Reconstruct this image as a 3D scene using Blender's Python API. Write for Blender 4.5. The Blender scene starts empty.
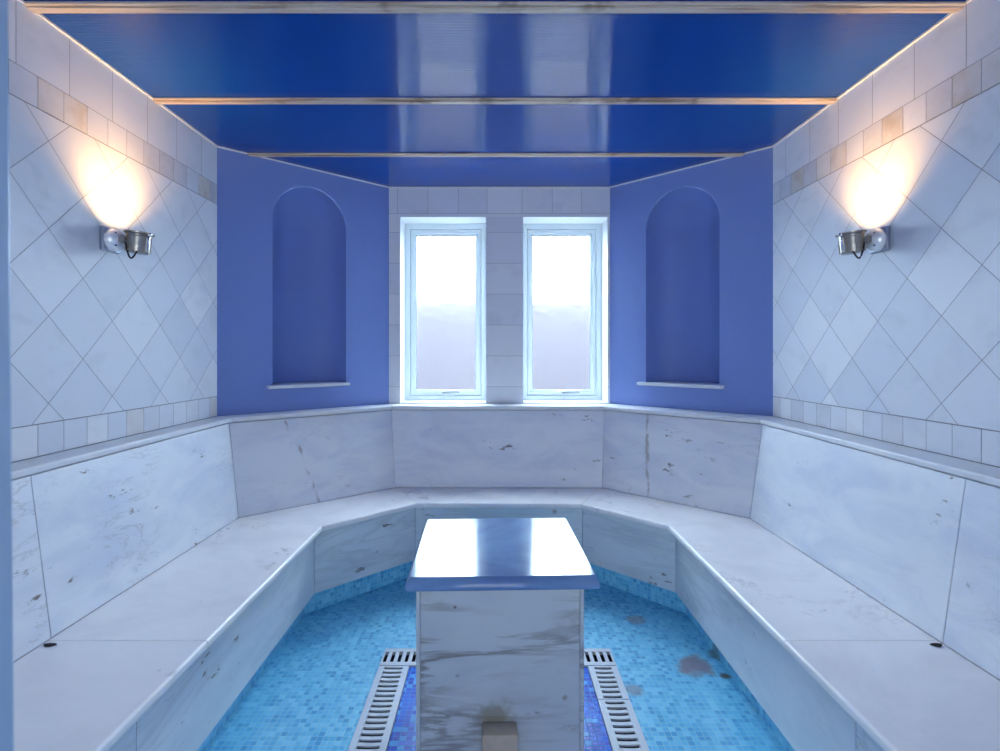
import bpy, bmesh, math, random
from mathutils import Vector, Matrix
random.seed(7)
U = 1.08          # one unit of the survey in metres (ceiling height above the eye)
HF = 1.15         # eye height above the floor, in those units
PI = math.pi
C = bpy.context.scene.collection

def P(x, d, h):                      # x right, d depth, h height relative to the eye -> metres, floor at z = 0
    return Vector((x*U, d*U, (h+HF)*U))

# ------------------------------------------------------------------ helpers
def new_obj(name, bm, mat, parent=None, smooth=False, uv=True, angle=None):
    me = bpy.data.meshes.new(name)
    off = parent.matrix_world.translation.copy() if parent else Vector((0, 0, 0))
    if parent:
        p = parent; off = Vector((0, 0, 0))
        while p: off += p.location; p = p.parent
    bmesh.ops.translate(bm, verts=bm.verts, vec=-off)
    if uv:
        lay = bm.loops.layers.uv.verify()
        bm.normal_update()
        for f in bm.faces:
            n = f.normal
            if abs(n.z) > 0.7: a, b = Vector((1, 0, 0)), Vector((0, 1, 0))
            else:
                a = Vector((-n.y, n.x, 0)).normalized() if (n.x or n.y) else Vector((1, 0, 0)); b = Vector((0, 0, 1))
            for l in f.loops:
                w = l.vert.co + off
                l[lay].uv = (w.dot(a), w.dot(b))
    bm.to_mesh(me); bm.free()
    mats = mat if isinstance(mat, (list, tuple)) else [mat]
    for m in mats: me.materials.append(m)
    if smooth:
        for p in me.polygons: p.use_smooth = True
        if angle is not None: me.set_sharp_from_angle(angle=math.radians(angle))
        if angle == 35:
            big = max(p.area for p in me.polygons)
            for p in me.polygons:
                if p.area > 0.06*big: p.use_smooth = False
    o = bpy.data.objects.new(name, me); C.objects.link(o)
    if parent: o.parent = parent
    return o

def thing(name, label, cat, loc, group=None):
    o = bpy.data.objects.new(name, None); C.objects.link(o)
    o.location = loc; o.empty_display_size = 0.1
    o['label'] = label; o['category'] = cat
    if group: o['group'] = group
    return o

def struct_empty(name, loc=(0, 0, 0)):
    o = bpy.data.objects.new(name, None); C.objects.link(o)
    o.location = loc; o['kind'] = 'structure'
    return o

def struct(name, bm, mat, smooth=False, angle=None):
    o = new_obj(name, bm, mat, None, smooth, True, angle); o['kind'] = 'structure'
    return o

def BM(): return bmesh.new()

def quad(bm, *pts, mi=0):
    f = bm.faces.new([bm.verts.new(p) for p in pts]); f.material_index = mi
    return f

def prism(bm, bottom, top, mi=0, bevel=0.0, segs=2, which=None):
    """closed solid between two rings of equal length (lists of Vectors)"""
    a = [bm.verts.new(p) for p in bottom]; b = [bm.verts.new(p) for p in top]
    fs = [bm.faces.new(a[::-1]), bm.faces.new(b)]
    n = len(a)
    for i in range(n):
        fs.append(bm.faces.new((a[i], a[(i+1) % n], b[(i+1) % n], b[i])))
    for f in fs: f.material_index = mi
    bmesh.ops.recalc_face_normals(bm, faces=fs)
    if bevel:
        es = {e for f in fs for e in f.edges}
        if which: es = [e for e in es if which(e)]
        bmesh.ops.bevel(bm, geom=list(es), offset=bevel, segments=segs, profile=0.5, affect='EDGES')
    return fs

def box(bm, lo, hi, bevel=0.0, segs=2, mi=0, which=None):
    x0, y0, z0 = lo; x1, y1, z1 = hi
    b = [Vector((x0, y0, z0)), Vector((x1, y0, z0)), Vector((x1, y1, z0)), Vector((x0, y1, z0))]
    t = [Vector((x0, y0, z1)), Vector((x1, y0, z1)), Vector((x1, y1, z1)), Vector((x0, y1, z1))]
    return prism(bm, b, t, mi, bevel, segs, which)

def ubox(bm, x0, x1, d0, d1, h0, h1, bevel=0.0, segs=2, mi=0, which=None):
    return box(bm, P(x0, d0, h0), P(x1, d1, h1), bevel, segs, mi, which)

def tube(bm, pts, r, seg=12, caps=True):
    rings = []
    n = len(pts)
    for i, p in enumerate(pts):
        t = (pts[min(i+1, n-1)] - pts[max(i-1, 0)]).normalized()
        up = Vector((0, 0, 1)) if abs(t.z) < 0.9 else Vector((1, 0, 0))
        a = t.cross(up).normalized(); b = t.cross(a).normalized()
        rr = r[i] if isinstance(r, (list, tuple)) else r
        rings.append([bm.verts.new(p + a*math.cos(2*PI*k/seg)*rr + b*math.sin(2*PI*k/seg)*rr) for k in range(seg)])
    for i in range(n-1):
        for k in range(seg):
            bm.faces.new((rings[i][k], rings[i][(k+1) % seg], rings[i+1][(k+1) % seg], rings[i+1][k]))
    if caps:
        bm.faces.new(rings[0][::-1]); bm.faces.new(rings[-1])
    bmesh.ops.recalc_face_normals(bm, faces=bm.faces)

def lathe(bm, prof, seg=32, mat=Matrix()):
    """prof: list of (radius, height) along local z"""
    rings = []
    for r, z in prof:
        if r < 1e-6: rings.append([bm.verts.new(mat @ Vector((0, 0, z)))])
        else: rings.append([bm.verts.new(mat @ Vector((r*math.cos(2*PI*k/seg), r*math.sin(2*PI*k/seg), z))) for k in range(seg)])
    fs = []
    for i in range(len(rings)-1):
        A, B = rings[i], rings[i+1]
        for k in range(seg):
            k2 = (k+1) % seg
            if len(A) == 1 and len(B) == 1: continue
            if len(A) == 1: fs.append(bm.faces.new((A[0], B[k2], B[k])))
            elif len(B) == 1: fs.append(bm.faces.new((A[k], A[k2], B[0])))
            else: fs.append(bm.faces.new((A[k], A[k2], B[k2], B[k])))
    bmesh.ops.recalc_face_normals(bm, faces=fs)

# ------------------------------------------------------------------ materials
def lin(r, g, b):
    f = lambda c: (c/12.92 if c <= 0.04045 else ((c+0.055)/1.055)**2.4)
    return (f(r/255), f(g/255), f(b/255), 1)

class N:
    def __init__(self, name):
        self.m = bpy.data.materials.new(name); self.m.use_nodes = True
        self.t = self.m.node_tree; self.t.nodes.clear()
        self.out = self.t.nodes.new('ShaderNodeOutputMaterial')
        self.b = self.t.nodes.new('ShaderNodeBsdfPrincipled')
        self.t.links.new(self.b.outputs[0], self.out.inputs[0])
    def n(self, t, **kw):
        x = self.t.nodes.new('ShaderNode'+t)
        for k, v in kw.items(): setattr(x, k, v)
        return x
    def l(self, a, b): self.t.links.new(a, b)
    def _in(self, sock, v):
        if v is None: return
        if hasattr(v, 'links') or isinstance(v, bpy.types.NodeSocket): self.l(v, sock)
        else: sock.default_value = v
    def math(self, op, a, b=None, c=None):
        x = self.n('Math', operation=op)
        self._in(x.inputs[0], a); self._in(x.inputs[1], b); self._in(x.inputs[2], c)
        return x.outputs[0]
    def vmath(self, op, a, b=None):
        x = self.n('VectorMath', operation=op)
        self._in(x.inputs[0], a); self._in(x.inputs[1], b)
        return x.outputs[1] if op in ('LENGTH', 'DISTANCE', 'DOT_PRODUCT') else x.outputs[0]
    def mix(self, f, a, b, mode='MIX'):
        x = self.n('Mix', data_type='RGBA', blend_type=mode)
        self._in(x.inputs[0], f); self._in(x.inputs[6], a); self._in(x.inputs[7], b)
        return x.outputs[2]
    def smooth(self, v, lo, hi, a=0.0, b=1.0):
        x = self.n('MapRange', interpolation_type='SMOOTHSTEP')
        self._in(x.inputs[0], v)
        for i, q in enumerate((lo, hi, a, b)): self._in(x.inputs[1+i], q)
        return x.outputs[0]
    def noise(self, vec, scale, detail=3.0, rough=0.5, w=None, dist=0.0):
        x = self.n('TexNoise', noise_dimensions='4D' if w is not None else '3D')
        self.l(vec, x.inputs['Vector'])
        if w is not None: self._in(x.inputs['W'], w)
        x.inputs['Scale'].default_value = scale; x.inputs['Detail'].default_value = detail
        x.inputs['Roughness'].default_value = rough; x.inputs['Distortion'].default_value = dist
        return x.outputs[0]
    def pos(self): return self.n('NewGeometry').outputs['Position']
    def uv(self): return self.n('TexCoord').outputs['UV']
    def mapping(self, vec, scale=(1, 1, 1), rot=(0, 0, 0), loc=(0, 0, 0)):
        x = self.n('Mapping'); self.l(vec, x.inputs[0])
        x.inputs['Location'].default_value = loc; x.inputs['Rotation'].default_value = rot; x.inputs['Scale'].default_value = scale
        return x.outputs[0]
    def set(self, **kw):
        for k, v in kw.items():
            self._in(self.b.inputs[k.replace('_', ' ')], v)
        return self

def simple(name, col, rough=0.5, metal=0.0, grain=0.04, scale=40, spec=0.5):
    m = N(name)
    nz = m.noise(m.pos(), scale, 3)
    c2 = tuple(min(1, c*(1-2*grain)) for c in col[:3]) + (1,)
    m.set(Base_Color=m.mix(nz, col, c2), Roughness=rough, Metallic=metal)
    m.b.inputs['Specular IOR Level'].default_value = spec
    return m.m

def marble(name, base, cloud, vein, speck, vein_amt=0.5, speck_amt=0.8, rough=0.28, tilt=0.6, strata=0.0, cloud_amt=0.75, seed=0.0, coat=0.0, stains=(), cracks=()):
    m = N(name)
    rnd = m.n('ObjectInfo').outputs['Random']
    w = m.math('ADD', m.math('MULTIPLY', rnd, 23.0), seed)
    p = m.pos()
    cl = m.smooth(m.noise(m.mapping(p, scale=(1.6, 1.6, 4.2), rot=(tilt, tilt*0.8, 0)), 1.7, 6, 0.62, w, 0.8), 0.36, 0.72)
    col = m.mix(m.math('MULTIPLY', cl, cloud_amt), base, cloud)
    # streaks stretched along a slanting direction
    st = m.mapping(p, scale=(2.4, 2.4, 9.0), rot=(tilt, tilt*0.7, 0.0))
    s1 = m.noise(st, 1.0, 6, 0.62, w, 0.9)
    line = m.smooth(m.math('ABSOLUTE', m.math('SUBTRACT', s1, 0.52)), 0.0, 0.014, 1.0, 0.0)
    gate = m.smooth(m.noise(p, 1.7, 2, 0.5, m.math('ADD', w, 4.0)), 0.47, 0.68)
    col = m.mix(m.math('MULTIPLY', m.math('MULTIPLY', line, gate), vein_amt), col, vein)
    if strata:
        sp = m.mapping(p, scale=(1.1, 1.1, 7.5), rot=(0.0, 0.06, 0.0))
        z1 = m.noise(sp, 1.5, 7, 0.6, w, 1.1)
        bands = m.smooth(m.math('ABSOLUTE', m.math('SUBTRACT', z1, 0.5)), 0.0, 0.07, 1.0, 0.0)
        g2 = m.smooth(m.noise(m.mapping(p, scale=(1, 1, 3)), 2.0, 3, 0.5, m.math('ADD', w, 9.0)), 0.4, 0.62)
        col = m.mix(m.math('MULTIPLY', m.math('MULTIPLY', bands, g2), strata), col, vein)
    # short dark flecks
    fl = m.mapping(p, scale=(9, 9, 22), rot=(0.5, 0.5, 0.2))
    f1 = m.noise(fl, 1.0, 4, 0.7, m.math('ADD', w, 2.0))
    f2 = m.noise(p, 3.1, 2, 0.5, m.math('ADD', w, 7.0))
    fk = m.math('MULTIPLY', m.smooth(f1, 0.62, 0.68), m.smooth(f2, 0.44, 0.58))
    col = m.mix(m.math('MULTIPLY', fk, speck_amt), col, speck)
    for a_, b_ in cracks:             # a hairline crack from a_ to b_
        ab = b_-a_
        tt = m.n('Clamp'); m.l(m.math('DIVIDE', m.vmath('DOT_PRODUCT', m.vmath('SUBTRACT', p, tuple(a_)), tuple(ab)), ab.length_squared), tt.inputs[0])
        sc1 = m.n('VectorMath', operation='SCALE'); sc1.inputs[0].default_value = tuple(ab); m.l(tt.outputs[0], sc1.inputs[3])
        wob = m.n('TexNoise'); wob.inputs['Scale'].default_value = 9.0; wob.inputs['Detail'].default_value = 4.0; m.l(p, wob.inputs['Vector'])
        off_ = m.n('VectorMath', operation='SCALE'); m.l(m.vmath('SUBTRACT', wob.outputs[1], (0.5, 0.5, 0.5)), off_.inputs[0]); off_.inputs[3].default_value = 0.06
        d = m.vmath('DISTANCE', m.vmath('ADD', p, off_.outputs[0]), m.vmath('ADD', sc1.outputs[0], tuple(a_)))
        col = m.mix(m.smooth(d, 0.004, 0.013, 0.6, 0.0), col, lin(140, 122, 112))
    for (c, rad, amt, sc_) in stains:
        d = m.vmath('DISTANCE', p, tuple(c))
        d = m.math('ADD', d, m.math('MULTIPLY', m.math('SUBTRACT', m.noise(p, 22, 4, 0.65), 0.5), rad*1.6))
        col = m.mix(m.smooth(d, rad*0.3, rad*1.1, amt, 0.0), col, sc_)
    m.set(Base_Color=col, Roughness=m.smooth(m.noise(p, 8.0, 3), 0.3, 0.7, max(rough, 0.06), max(rough, 0.06)*1.12))
    m.b.inputs['Coat Weight'].default_value = coat; m.b.inputs['Coat Roughness'].default_value = 0.03
    return m.m

WHITE = lin(226, 229, 234); CLOUD = lin(198, 205, 220); VEIN = lin(150, 146, 146); SPECK = lin(104, 92, 78)
M_SEAT = marble('seat_marble', lin(246, 242, 239), lin(226, 221, 221), lin(172, 160, 158), SPECK, 0.35, 0.35, 0.33, 0.3, seed=1)
M_BACK = marble('backrest_marble', WHITE, CLOUD, VEIN, SPECK, 0.38, 0.85, 0.33, 0.7, seed=3, cracks=[(P(-1.056, 2.641, -0.345), P(-0.882, 2.642, -0.74)), (P(0.8245, 2.83, -0.33), P(0.791, 2.728, -0.75))])
M_RISER = marble('riser_marble', lin(216, 220, 224), lin(196, 202, 210), VEIN, SPECK, 0.45, 0.9, 0.32, 0.9, strata=0.25, seed=5, stains=[(P(0.30, 2.66, -0.80), 0.02, 0.8, lin(128, 92, 64))])
M_LEDGE = marble('ledge_marble', lin(226, 226, 228), lin(208, 210, 216), lin(180, 172, 170), SPECK, 0.3, 0.2, 0.33, 0.3, seed=8)
M_PED = marble('pedestal_marble', lin(190, 197, 198), lin(172, 180, 186), lin(112, 106, 98), lin(84, 70, 54), 0.35, 0.9, 0.33, 0.15, strata=0.8, seed=11, stains=[(P(0.0, 1.38, -0.955), 0.06, 0.7, lin(120, 112, 92)), (P(0.185, 1.38, -0.912), 0.014, 0.8, lin(104, 72, 44)), (P(-0.105, 1.38, -0.668), 0.006, 0.8, lin(80, 64, 48))])
M_SLAB = marble('polished_slab_marble', lin(120, 154, 194), lin(84, 108, 156), lin(70, 76, 112), lin(78, 72, 96), 0.7, 0.5, 0.1, 0.9, seed=2)
[n for n in M_SLAB.node_tree.nodes if n.bl_idname == 'ShaderNodeBsdfPrincipled'][0].inputs['Specular IOR Level'].default_value = 0.3

def tile_mat():
    m = N('white_wall_tile')
    tone = m.n('Attribute', attribute_name='tone').outputs['Fac']
    warm = m.n('Attribute', attribute_name='warm').outputs['Fac']
    w = m.math('MULTIPLY', tone, 31.0)
    p = m.pos()
    col = m.mix(tone, lin(232, 233, 236), lin(216, 220, 228))
    n1 = m.noise(m.mapping(p, scale=(3, 3, 5), rot=(0.7, 0.3, 0)), 1.6, 6, 0.6, w, 0.7)
    col = m.mix(m.smooth(n1, 0.5, 0.75, 0.0, 0.45), col, lin(196, 200, 208))
    wn = m.smooth(m.noise(p, 11.0, 5, 0.6, w), 0.35, 0.7, 0.45, 1.0)
    wcol = m.mix(m.smooth(tone, 0.3, 0.8), lin(196, 180, 158), lin(182, 178, 182))
    col = m.mix(m.math('MULTIPLY', warm, wn), col, wcol)
    m.set(Base_Color=col, Roughness=0.5)
    return m.m
M_TILE = tile_mat()
M_GROUT = simple('tile_grout', lin(150, 148, 152), 0.9)
M_PAINT = simple('periwinkle_paint', lin(122, 144, 204), 0.55, grain=0.03, scale=18, spec=0.3)
M_REVEAL = simple('white_reveal_plaster', lin(232, 236, 240), 0.5)
M_UPVC = simple('white_window_plastic', lin(226, 236, 240), 0.3, grain=0.01)
M_HANDLE = simple('brushed_metal_handle', lin(150, 156, 162), 0.35, 0.8)
M_GASKET_SHADE = simple('gasket_and_step_shade', lin(60, 66, 72), 0.6)
M_CHROME = simple('polished_steel', lin(206, 206, 208), 0.14, 1.0, grain=0.02)
M_DOME = simple('bright_chrome_cover', lin(246, 246, 246), 0.25, 0.3, grain=0.01)
M_PLATE = simple('satin_wall_plate', lin(160, 166, 182), 0.35, 0.6, grain=0.02)
M_HEAD = simple('dull_steel_housing', lin(164, 160, 154), 0.32, 0.85, grain=0.05)
M_BLACK = simple('black_rubber', lin(22, 22, 24), 0.5)
M_GRATE = simple('pale_grey_grate_plastic', lin(200, 206, 216), 0.45, grain=0.05, scale=60)
M_CHANNEL = simple('drain_channel', lin(52, 60, 80), 0.8)
M_ALU = simple('pale_blue_door_paint', lin(176, 200, 222), 0.4, grain=0.02)
M_FENCE = simple('garden_wall_render', lin(41, 35, 41), 0.9, grain=0.06, scale=3)
M_GROUND = simple('outside_paving', lin(150, 148, 142), 0.9, grain=0.1, scale=5)
M_SPOUT = simple('stained_stone_spout', lin(196, 180, 160), 0.6, grain=0.18, scale=30)
M_HOLE = simple('dark_chip', lin(34, 28, 24), 0.9)
M_REAR = simple('white_rear_wall', lin(222, 224, 228), 0.6)

def batten_mat():
    m = N('worn_cream_batten')
    p = m.pos()
    n1 = m.noise(m.mapping(p, scale=(1.2, 30, 30)), 2.0, 5, 0.65)
    n2 = m.noise(p, 6.0, 3, 0.6)
    col = m.mix(m.smooth(n1, 0.45, 0.68, 0.0, 0.8), lin(206, 190, 174), lin(132, 100, 74))
    col = m.mix(m.smooth(n2, 0.58, 0.68, 0.0, 0.6), col, lin(104, 84, 70))
    m.set(Base_Color=col, Roughness=0.45)
    return m.m
M_BATTEN = batten_mat()
M_TRIM = simple('white_edge_trim', lin(235, 232, 228), 0.4)

def ceiling_mat():
    m = N('glossy_blue_ribbed_panel')
    p = m.pos()
    sep = m.n('SeparateXYZ'); m.l(p, sep.inputs[0])
    wv = m.math('SINE', m.math('MULTIPLY', sep.outputs[1], 2*PI/0.0155))
    bump = m.n('Bump'); bump.inputs['Strength'].default_value = 1.0; bump.inputs['Distance'].default_value = 0.00022
    m.l(wv, bump.inputs['Height'])
    m.l(bump.outputs[0], m.b.inputs['Normal'])
    col = m.mix(m.noise(p, 1.3, 2), lin(0, 72, 158), lin(2, 58, 140))
    m.set(Base_Color=col, Roughness=0.06)
    m.b.inputs['IOR'].default_value = 1.62
    m.b.inputs['Specular IOR Level'].default_value = 0.5
    return m.m
M_CEIL = ceiling_mat()

def mosaic_mat(name, cols, grout, size=0.0205, stains=(), stain_col=lin(128, 112, 128)):
    m = N(name)
    uv = m.vmath('SCALE', m.uv()); m.t.nodes[-1]
    sc = [x for x in m.t.nodes if x.bl_idname == 'ShaderNodeVectorMath'][-1]
    sc.inputs[3].default_value = 1.0/size
    cell = m.vmath('FLOOR', uv); fr = m.vmath('FRACTION', uv)
    wn = m.n('TexWhiteNoise', noise_dimensions='2D'); m.l(cell, wn.inputs['Vector'])
    r = m.n('ValToRGB'); r.color_ramp.interpolation = 'CONSTANT'
    els = r.color_ramp.elements
    els[0].position = 0.0; els[0].color = cols[0]
    els[1].position = 1.0/len(cols); els[1].color = cols[1]
    for i, c in enumerate(cols[2:], 2):
        e = els.new(i/len(cols)); e.color = c
    m.l(wn.outputs['Value'], r.inputs[0])
    big = m.noise(m.pos(), 3.0, 4, 0.6)
    col = m.mix(m.smooth(big, 0.35, 0.7, 0.0, 0.35), r.outputs[0], cols[0])
    sx = m.n('SeparateXYZ'); m.l(fr, sx.inputs[0])
    ex = m.math('ABSOLUTE', m.math('SUBTRACT', sx.outputs[0], 0.5)); ey = m.math('ABSOLUTE', m.math('SUBTRACT', sx.outputs[1], 0.5))
    g = m.smooth(m.math('MAXIMUM', ex, ey), 0.42, 0.47)
    col = m.mix(m.math('MULTIPLY', g, 0.85), col, grout)
    p = m.pos()
    for (c, rad, amt, sc_) in stains:
        d = m.vmath('DISTANCE', p, tuple(c))
        d = m.math('ADD', d, m.math('MULTIPLY', m.math('SUBTRACT', m.noise(p, 14, 4, 0.65), 0.5), rad*1.5))
        f = m.smooth(d, rad*0.45, rad*1.1, amt, 0.0)
        col = m.mix(f, col, sc_)
    m.set(Base_Color=col, Roughness=m.smooth(g, 0, 1, 0.3, 0.7))
    bump = m.n('Bump'); bump.inputs['Strength'].default_value = 0.25; bump.inputs['Distance'].default_value = 0.002
    bump.invert = True
    m.l(g, bump.inputs['Height']); m.l(bump.outputs[0], m.b.inputs['Normal'])
    return m.m
STAIN = lin(140, 116, 124); RUST = lin(92, 58, 38)
stains = [(P(0.735, 1.93, -HF), 0.085, 0.85, STAIN), (P(0.607, 2.26, -HF), 0.05, 0.6, STAIN), (P(0.475, 1.79, -HF), 0.045, 0.55, STAIN),
          (P(0.82, 1.87, -HF), 0.022, 0.9, RUST), (P(0.85, 2.0, -HF), 0.05, 0.55, RUST)]
M_MOSAIC = mosaic_mat('light_blue_glass_mosaic', [lin(112, 200, 232), lin(98, 188, 226), lin(126, 208, 236), lin(86, 180, 222), lin(104, 194, 230), lin(72, 162, 212)], lin(158, 208, 224), stains=stains)
M_DEEP = mosaic_mat('deep_blue_glass_mosaic', [lin(0, 78, 204), lin(6, 104, 220), lin(0, 60, 186), lin(84, 172, 236), lin(0, 92, 214), lin(0, 70, 194)], lin(96, 170, 224))
[n for n in M_DEEP.node_tree.nodes if n.bl_idname == 'ShaderNodeBsdfPrincipled'][0].inputs['Specular IOR Level'].default_value = 0.12

def frosted():
    m = N('frosted_window_glass')
    m.t.nodes.remove(m.b)
    g = m.n('BsdfGlass'); g.inputs['Roughness'].default_value = 0.2; g.inputs['IOR'].default_value = 1.35
    g.inputs['Color'].default_value = (0.97, 0.98, 1, 1)
    tr = m.n('BsdfTransparent'); mx = m.n('MixShader'); mx.inputs[0].default_value = 0.75
    m.l(tr.outputs[0], mx.inputs[1]); m.l(g.outputs[0], mx.inputs[2]); m.l(mx.outputs[0], m.out.inputs[0])
    return m.m
M_FROST = frosted()
def emis(name, col, s):
    m = N(name); m.b.inputs['Emission Color'].default_value = col; m.b.inputs['Emission Strength'].default_value = s
    m.b.inputs['Base Color'].default_value = col
    return m.m
M_LENS = emis('lit_lamp_lens', (1, 0.78, 0.5, 1), 12.0)

# ------------------------------------------------------------------ tiles: real polygons, one mesh per wall
def clip(poly, x0, x1, y0, y1):
    def cut(pts, inside, inter):
        out = []
        for i in range(len(pts)):
            a, b = pts[i], pts[(i+1) % len(pts)]
            if inside(a):
                out.append(a)
                if not inside(b): out.append(inter(a, b))
            elif inside(b): out.append(inter(a, b))
        return out
    def ix(v): return lambda a, b: (v, a[1]+(b[1]-a[1])*(v-a[0])/(b[0]-a[0]))
    def iy(v): return lambda a, b: (a[0]+(b[0]-a[0])*(v-a[1])/(b[1]-a[1]), v)
    for ins, it in ((lambda p: p[0] >= x0, ix(x0)), (lambda p: p[0] <= x1, ix(x1)), (lambda p: p[1] >= y0, iy(y0)), (lambda p: p[1] <= y1, iy(y1))):
        if not poly: return []
        poly = cut(poly, ins, it)
    q = []
    for p in poly:
        if not q or (abs(p[0]-q[-1][0])+abs(p[1]-q[-1][1])) > 1e-6: q.append(p)
    if len(q) > 1 and abs(q[0][0]-q[-1][0])+abs(q[0][1]-q[-1][1]) < 1e-6: q.pop()
    return q if len(q) > 2 else []

GAP = 0.0009
TS = 0.186; DG = TS*math.sqrt(2)
def tile_faces(bm, polys, to3, tone, warm, flip):
    for poly, t, w in polys:
        vs = [bm.verts.new(to3(a, b)) for a, b in poly]
        try: f = bm.faces.new(vs if not flip else vs[::-1])
        except ValueError: continue
        f[tone] = t; f[warm] = w; f.material_index = 0

def rect_tiles(a_edges, h_edges, a0, a1, h0, h1, warm=0.0, warm_chance=0.0):
    out = []
    for i in range(len(a_edges)-1):
        for j in range(len(h_edges)-1):
            p = [(a_edges[i]+GAP, h_edges[j]+GAP), (a_edges[i+1]-GAP, h_edges[j]+GAP), (a_edges[i+1]-GAP, h_edges[j+1]-GAP), (a_edges[i]+GAP, h_edges[j+1]-GAP)]
            p = clip(p, a0, a1, h0, h1)
            if p:
                out.append((p, random.random(), warm*(random.uniform(0.4, 1) if random.random() < warm_chance else random.uniform(0, 0.25))))
    return out

def side_wall(name, sgn):
    bm = BM(); tone = bm.faces.layers.float.new('tone'); warm = bm.faces.layers.float.new('warm')
    X = 1.343*sgn; D0, D1 = -1.9, 2.536
    to3 = lambda a, b: P(X, a, b)
    polys = []
    e = [1.974 + TS*(k+0.43) for k in range(-22, 6)] if sgn > 0 else [1.974 + TS*(k+0.30) for k in range(-22, 6)]
    polys += rect_tiles(e, [0.812, 0.995], D0, D1, 0.8, 1.0, 0.12, 0.4)
    e2 = [1.974 + TS/2*(k+0.36) for k in range(-43, 10)]
    polys += rect_tiles(e2, [0.719, 0.812], D0, D1, 0.7, 0.82, 0.95, 0.55)
    h2 = DG/2
    for i in range(-16, 6):
        for j in range(-2, 5):
            for o in (0, 0.5):
                cx, cy = 1.974+(i+o)*DG, -0.02+(j+o)*DG+DG/2
                g = GAP*1.414
                p = clip([(cx-h2+g, cy), (cx, cy-h2+g), (cx+h2-g, cy), (cx, cy+h2-g)], D0, D1, -0.208, 0.717)
                if p: polys.append((p, random.random(), 0.10*random.random()))
    polys += rect_tiles(e2, [-0.304, -0.210], D0, D1, -0.31, -0.2, 0.55, 0.35)
    tile_faces(bm, polys, to3, tone, warm, sgn > 0)
    b = 0.004*sgn
    f = quad(bm, P(X+b, D0, -HF), P(X+b, D1+0.006, -HF), P(X+b, D1+0.006, 1.0), P(X+b, D0, 1.0), mi=1)
    return struct(name, bm, [M_TILE, M_GROUT])
side_wall('wall_left', -1); side_wall('wall_right', 1)

# back wall with two deep window openings
XL, XR, DB = -0.639, 0.693, 3.163
WTOP, WBOT = 0.8195, -0.305
WIN = [(-0.571, -0.054), (0.170, 0.678)]
DF = 3.33
def back_wall():
    bm = BM(); tone = bm.faces.layers.float.new('tone'); warm = bm.faces.layers.float.new('warm')
    to3 = lambda a, b: P(a, DB, b)
    rows = [-0.389+0.186*k for k in range(0, 8)]
    polys = rect_tiles([-0.7, -0.587, -0.404, -0.221, -0.048, 0.163, 0.345, 0.52, 0.8], [0.84, 0.996], XL, XR, WTOP, 1, 0.15, 0.3)
    polys += rect_tiles([-0.8, 0.9], [0.80, 0.84], XL, XR, WTOP, 1)
    for a, b in ((XL, WIN[0][0]), (WIN[0][1], WIN[1][0]), (WIN[1][1], XR)):
        polys += rect_tiles([a-0.01, b+0.01], rows, a, b, WBOT, WTOP, 0.15, 0.3)
    tile_faces(bm, polys, to3, tone, warm, False)
    e = 0.003
    for a, b, h0, h1 in ((XL, XR, WTOP, 1.0), (XL, WIN[0][0], -HF, WTOP), (WIN[0][1], WIN[1][0], -HF, WTOP), (WIN[1][1], XR, -HF, WTOP), (WIN[0][0], WIN[0][1], -HF, WBOT), (WIN[1][0], WIN[1][1], -HF, WBOT)):
        quad(bm, P(a, DB+e, h0), P(b, DB+e, h0), P(b, DB+e, h1), P(a, DB+e, h1), mi=1)
    DE = DF+0.10
    for a, b in WIN:     # reveals
        quad(bm, P(a, DB, WBOT), P(a, DE, WBOT), P(a, DE, WTOP), P(a, DB, WTOP), mi=2)
        quad(bm, P(b, DB, WBOT), P(b, DB, WTOP), P(b, DE, WTOP), P(b, DE, WBOT), mi=2)
        quad(bm, P(a, DB, WTOP), P(a, DE, WTOP), P(b, DE, WTOP), P(b, DB, WTOP), mi=2)
        quad(bm, P(a, DB, WBOT), P(b, DB, WBOT), P(b, DE, WBOT), P(a, DE, WBOT), mi=2)
    # outer leaf, so daylight enters only through the openings
    for a, b, h0, h1 in ((-1.9, 2.0, WTOP, 1.25), (-1.9, WIN[0][0], -HF, WTOP), (WIN[0][1], WIN[1][0], -HF, WTOP), (WIN[1][1], 2.0, -HF, WTOP), (WIN[0][0], WIN[0][1], -HF, WBOT), (WIN[1][0], WIN[1][1], -HF, WBOT)):
        quad(bm, P(a, DE, h0), P(b, DE, h0), P(b, DE, h1), P(a, DE, h1), mi=2)
    return struct('wall_back', bm, [M_TILE, M_GROUT, M_REVEAL])
back_wall()

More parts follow.
